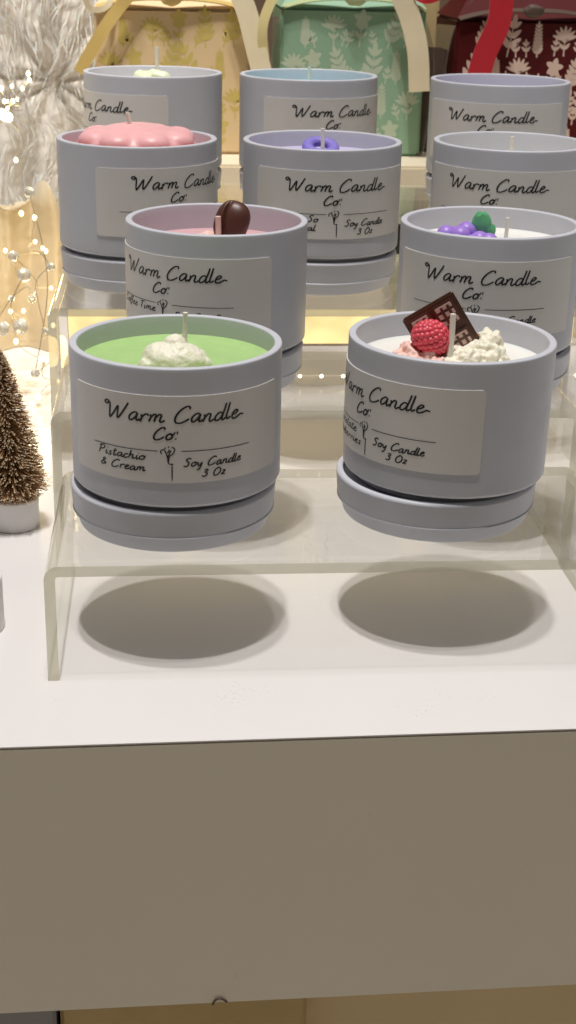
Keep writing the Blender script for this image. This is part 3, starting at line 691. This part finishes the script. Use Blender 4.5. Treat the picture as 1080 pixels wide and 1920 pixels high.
# ---------------------------------------------------------------- bottle brush trees
def brush_tree(x, y, label, hb, rb, htree, rt, seed, lean=0):
    rnd = random.Random(seed)
    t = empty('bottle_brush_tree', (x, y, .004)); tag(t, label, 'tabletop tree', 'small gold bottle brush trees')
    finish(lathe([(0, 0), (rb*.96, 0)]+arc(rb-.06, .06, .06, -60, 0, 3)+[(rb, hb-.1)]+arc(rb-.1, hb-.1, .1, 0, 90, 4)+[(0, hb)], 64), 'base', M['potwhite'], t)
    bm = bmesh.new(); tube(bm, [(0, 0, hb), (lean*.5, 0, hb+htree*.5), (lean, 0, hb+htree)], .07, 8); finish(bm, 'trunk', M['gold'], t)
    bm = bmesh.new(); N = 2700
    for i in range(N):
        f = rnd.random()**1.25; z = hb+.05+f*(htree-.1)
        R_ = rt*(1-f)**.72*(.55+.45*min(1, f/.10))*rnd.uniform(.80, 1.04)+.08
        a = rnd.uniform(0, 2*PI); el = rnd.uniform(-.20, .30)
        d = Vector((math.cos(a), math.sin(a), el)); p0 = Vector((lean*f, 0, z)); p1 = p0+d*R_+Vector((0, 0, -.06*R_*R_))
        s = d.cross(Vector((0, 0, 1))).normalized()*.028; u = Vector((0, 0, .028))
        q0 = [bm.verts.new(p0+s), bm.verts.new(p0-s), bm.verts.new(p0+u)]
        pm = p0+(p1-p0)*.95; q1 = [bm.verts.new(pm+s), bm.verts.new(pm-s), bm.verts.new(pm+u)]; tip = [bm.verts.new(p1+s*1.25), bm.verts.new(p1-s*1.25), bm.verts.new(p1+u*1.25)]
        for k in range(3):
            bm.faces.new((q0[k], q0[(k+1) % 3], q1[(k+1) % 3], q1[k]))
            f_ = bm.faces.new((q1[k], q1[(k+1) % 3], tip[(k+1) % 3], tip[k])); f_.material_index = 1
        f_ = bm.faces.new(tip); f_.material_index = 1
    finish(bm, 'crown', [M['gold'], M['frost']], t, smooth=False)
q = at(25, 1001, 14); 
def on_table(px_, py_):
    d = FW + RT*((px_-540)/F) + UP*((960-py_)/F); return CAM+d*((0-CAM.z)/d.z)
q = on_table(24, 1001)
brush_tree(q.x, q.y+1.05, 'gold bottle brush tree in a white round base left of risers', 1.35, 1.06, 6.5, 1.72, 5, -.25)
q = on_table(-48, 1190)
brush_tree(q.x-.08, q.y+.6, 'bottle brush tree in white base cut off by left photo edge', 2.1, 1.12, 3.6, .95, 6, -.35)

# things glimpsed below the front board
simple('kraft_box', 'darker kraft cardboard box under the display table', 'box', M['kraft'], -.45+.0, 9.7, 3.0, 16, -60, -11.6, .15)
simple('cardboard_sheet', 'lighter kraft cardboard sheet leaning under the table beside the box', 'cardboard', M['kraft2'], 9.75, 60, 4.0, 5.0, -60, -11.6, .05)
simple('grey_crate', 'grey blue crate under the left end of table', 'crate', M['cabinet'], -40, -.6, 2.6, 16, -60, -11.6, .1)
bm = bmesh.new(); box(bm, -90, 110, 30, 31, -75, -12); tag(finish(bm, 'cabinet_back', M['fascia'], smooth=False), 'plain board closing the back of the table underneath', 'board')
# a stray loop of dark cord hanging at the front board's lower edge
bm = bmesh.new(); q = at(412, 1884, ty(8)-.02)
tube(bm, catmull([(q.x-.25, q.y-.02, -10.6), (q.x-.15, q.y-.05, -10.38), (q.x+.05, q.y-.05, -10.33), (q.x+.25, q.y-.03, -10.5)], 6), .04, 6)
tag(finish(bm, 'cord_loop', M['brown']), 'tiny dark cord loop poking over the lower edge of the front board', 'cord')

# ---------------------------------------------------------------- lights
w = bpy.data.worlds.new('World'); scene.world = w; w.use_nodes = True
wn = w.node_tree; bg = wn.nodes['Background']
tc = wn.nodes.new('ShaderNodeTexCoord'); sx = wn.nodes.new('ShaderNodeSeparateXYZ'); rp = wn.nodes.new('ShaderNodeValToRGB'); mr = wn.nodes.new('ShaderNodeMapRange')
wn.links.new(tc.outputs['Generated'], sx.inputs[0]); wn.links.new(sx.outputs['Z'], mr.inputs[0]); mr.inputs[1].default_value = -1; mr.inputs[2].default_value = 1
wn.links.new(mr.outputs[0], rp.inputs[0])
m2 = wn.nodes.new('ShaderNodeMapRange'); wn.links.new(sx.outputs['Y'], m2.inputs[0]); m2.inputs[1].default_value = -.9; m2.inputs[2].default_value = .3; m2.inputs[3].default_value = .12; m2.inputs[4].default_value = 1.25
vm = wn.nodes.new('ShaderNodeVectorMath'); vm.operation = 'SCALE'; wn.links.new(rp.outputs[0], vm.inputs[0]); wn.links.new(m2.outputs[0], vm.inputs['Scale']); wn.links.new(vm.outputs[0], bg.inputs[0])
rp.color_ramp.elements[0].color = (.64, .59, .51, 1); rp.color_ramp.elements[1].color = (1.0, .98, .96, 1)
e = rp.color_ramp.elements.new(.5); e.color = (.43, .42, .405, 1)
bg.inputs[1].default_value = .35
def spot(name, loc, tgt, E_, col, rad):
    l = bpy.data.lights.new(name, 'SPOT'); o = bpy.data.objects.new(name, l); COL.objects.link(o); o.location = loc
    d = Vector(tgt)-Vector(loc); o.rotation_euler = d.to_track_quat('-Z', 'Y').to_euler()
    l.energy = E_*4*PI*PI*d.length_squared/1.0; l.color = col; l.shadow_soft_size = rad; l.spot_size = math.radians(70); l.spot_blend = .6
    return o
K = 1.0
spot('overhead_spot', (11-.052*230, 8-.03*230, 230), (11, 10, 0), .39*K, (1, .97, .945), 3.2)
spot('overhead_spot', (11-.058*230, 8-.15*230, 230), (11, 10, 0), .37*K, (1, .97, .95), 3.2)
spot('overhead_spot', (11-.0*230, 8-.10*230, 230), (11, 10, 0), .15*K, (1, .97, .95), 3.5)
o = spot('overhead_spot', (-4, 8, 150), (-8, 56, 14), .42, (1, .95, .88), 5); o.data.spot_size = math.radians(26); o.data.spot_blend = .9  # added wash spot brightening the drape and boxes, not a known ceiling lamp
def pl(loc, e_, col, r):
    l = bpy.data.lights.new('warm_glow', 'POINT'); o = bpy.data.objects.new('warm_glow', l); COL.objects.link(o); o.location = loc; l.energy = e_; l.color = col; l.shadow_soft_size = r
for x in (-.5, 5, 11, 17, 22.5): pl((x, 24.2, 5.0), 40, (1, .72, .28), .8)
pl(tuple(at(60, 560, 37)), 700, (1, .76, .38), .8); pl(tuple(at(20, 400, 38)), 160, (1, .76, .38), .8)

# ---------------------------------------------------------------- render settings
scene.render.engine = 'CYCLES'
scene.cycles.transparent_max_bounces = 40; scene.cycles.max_bounces = 12; scene.cycles.sample_clamp_indirect = 4
vs = scene.view_settings; vs.view_transform = 'Standard'; vs.look = 'None'; vs.exposure = 0; vs.gamma = 1; vs.use_curve_mapping = False
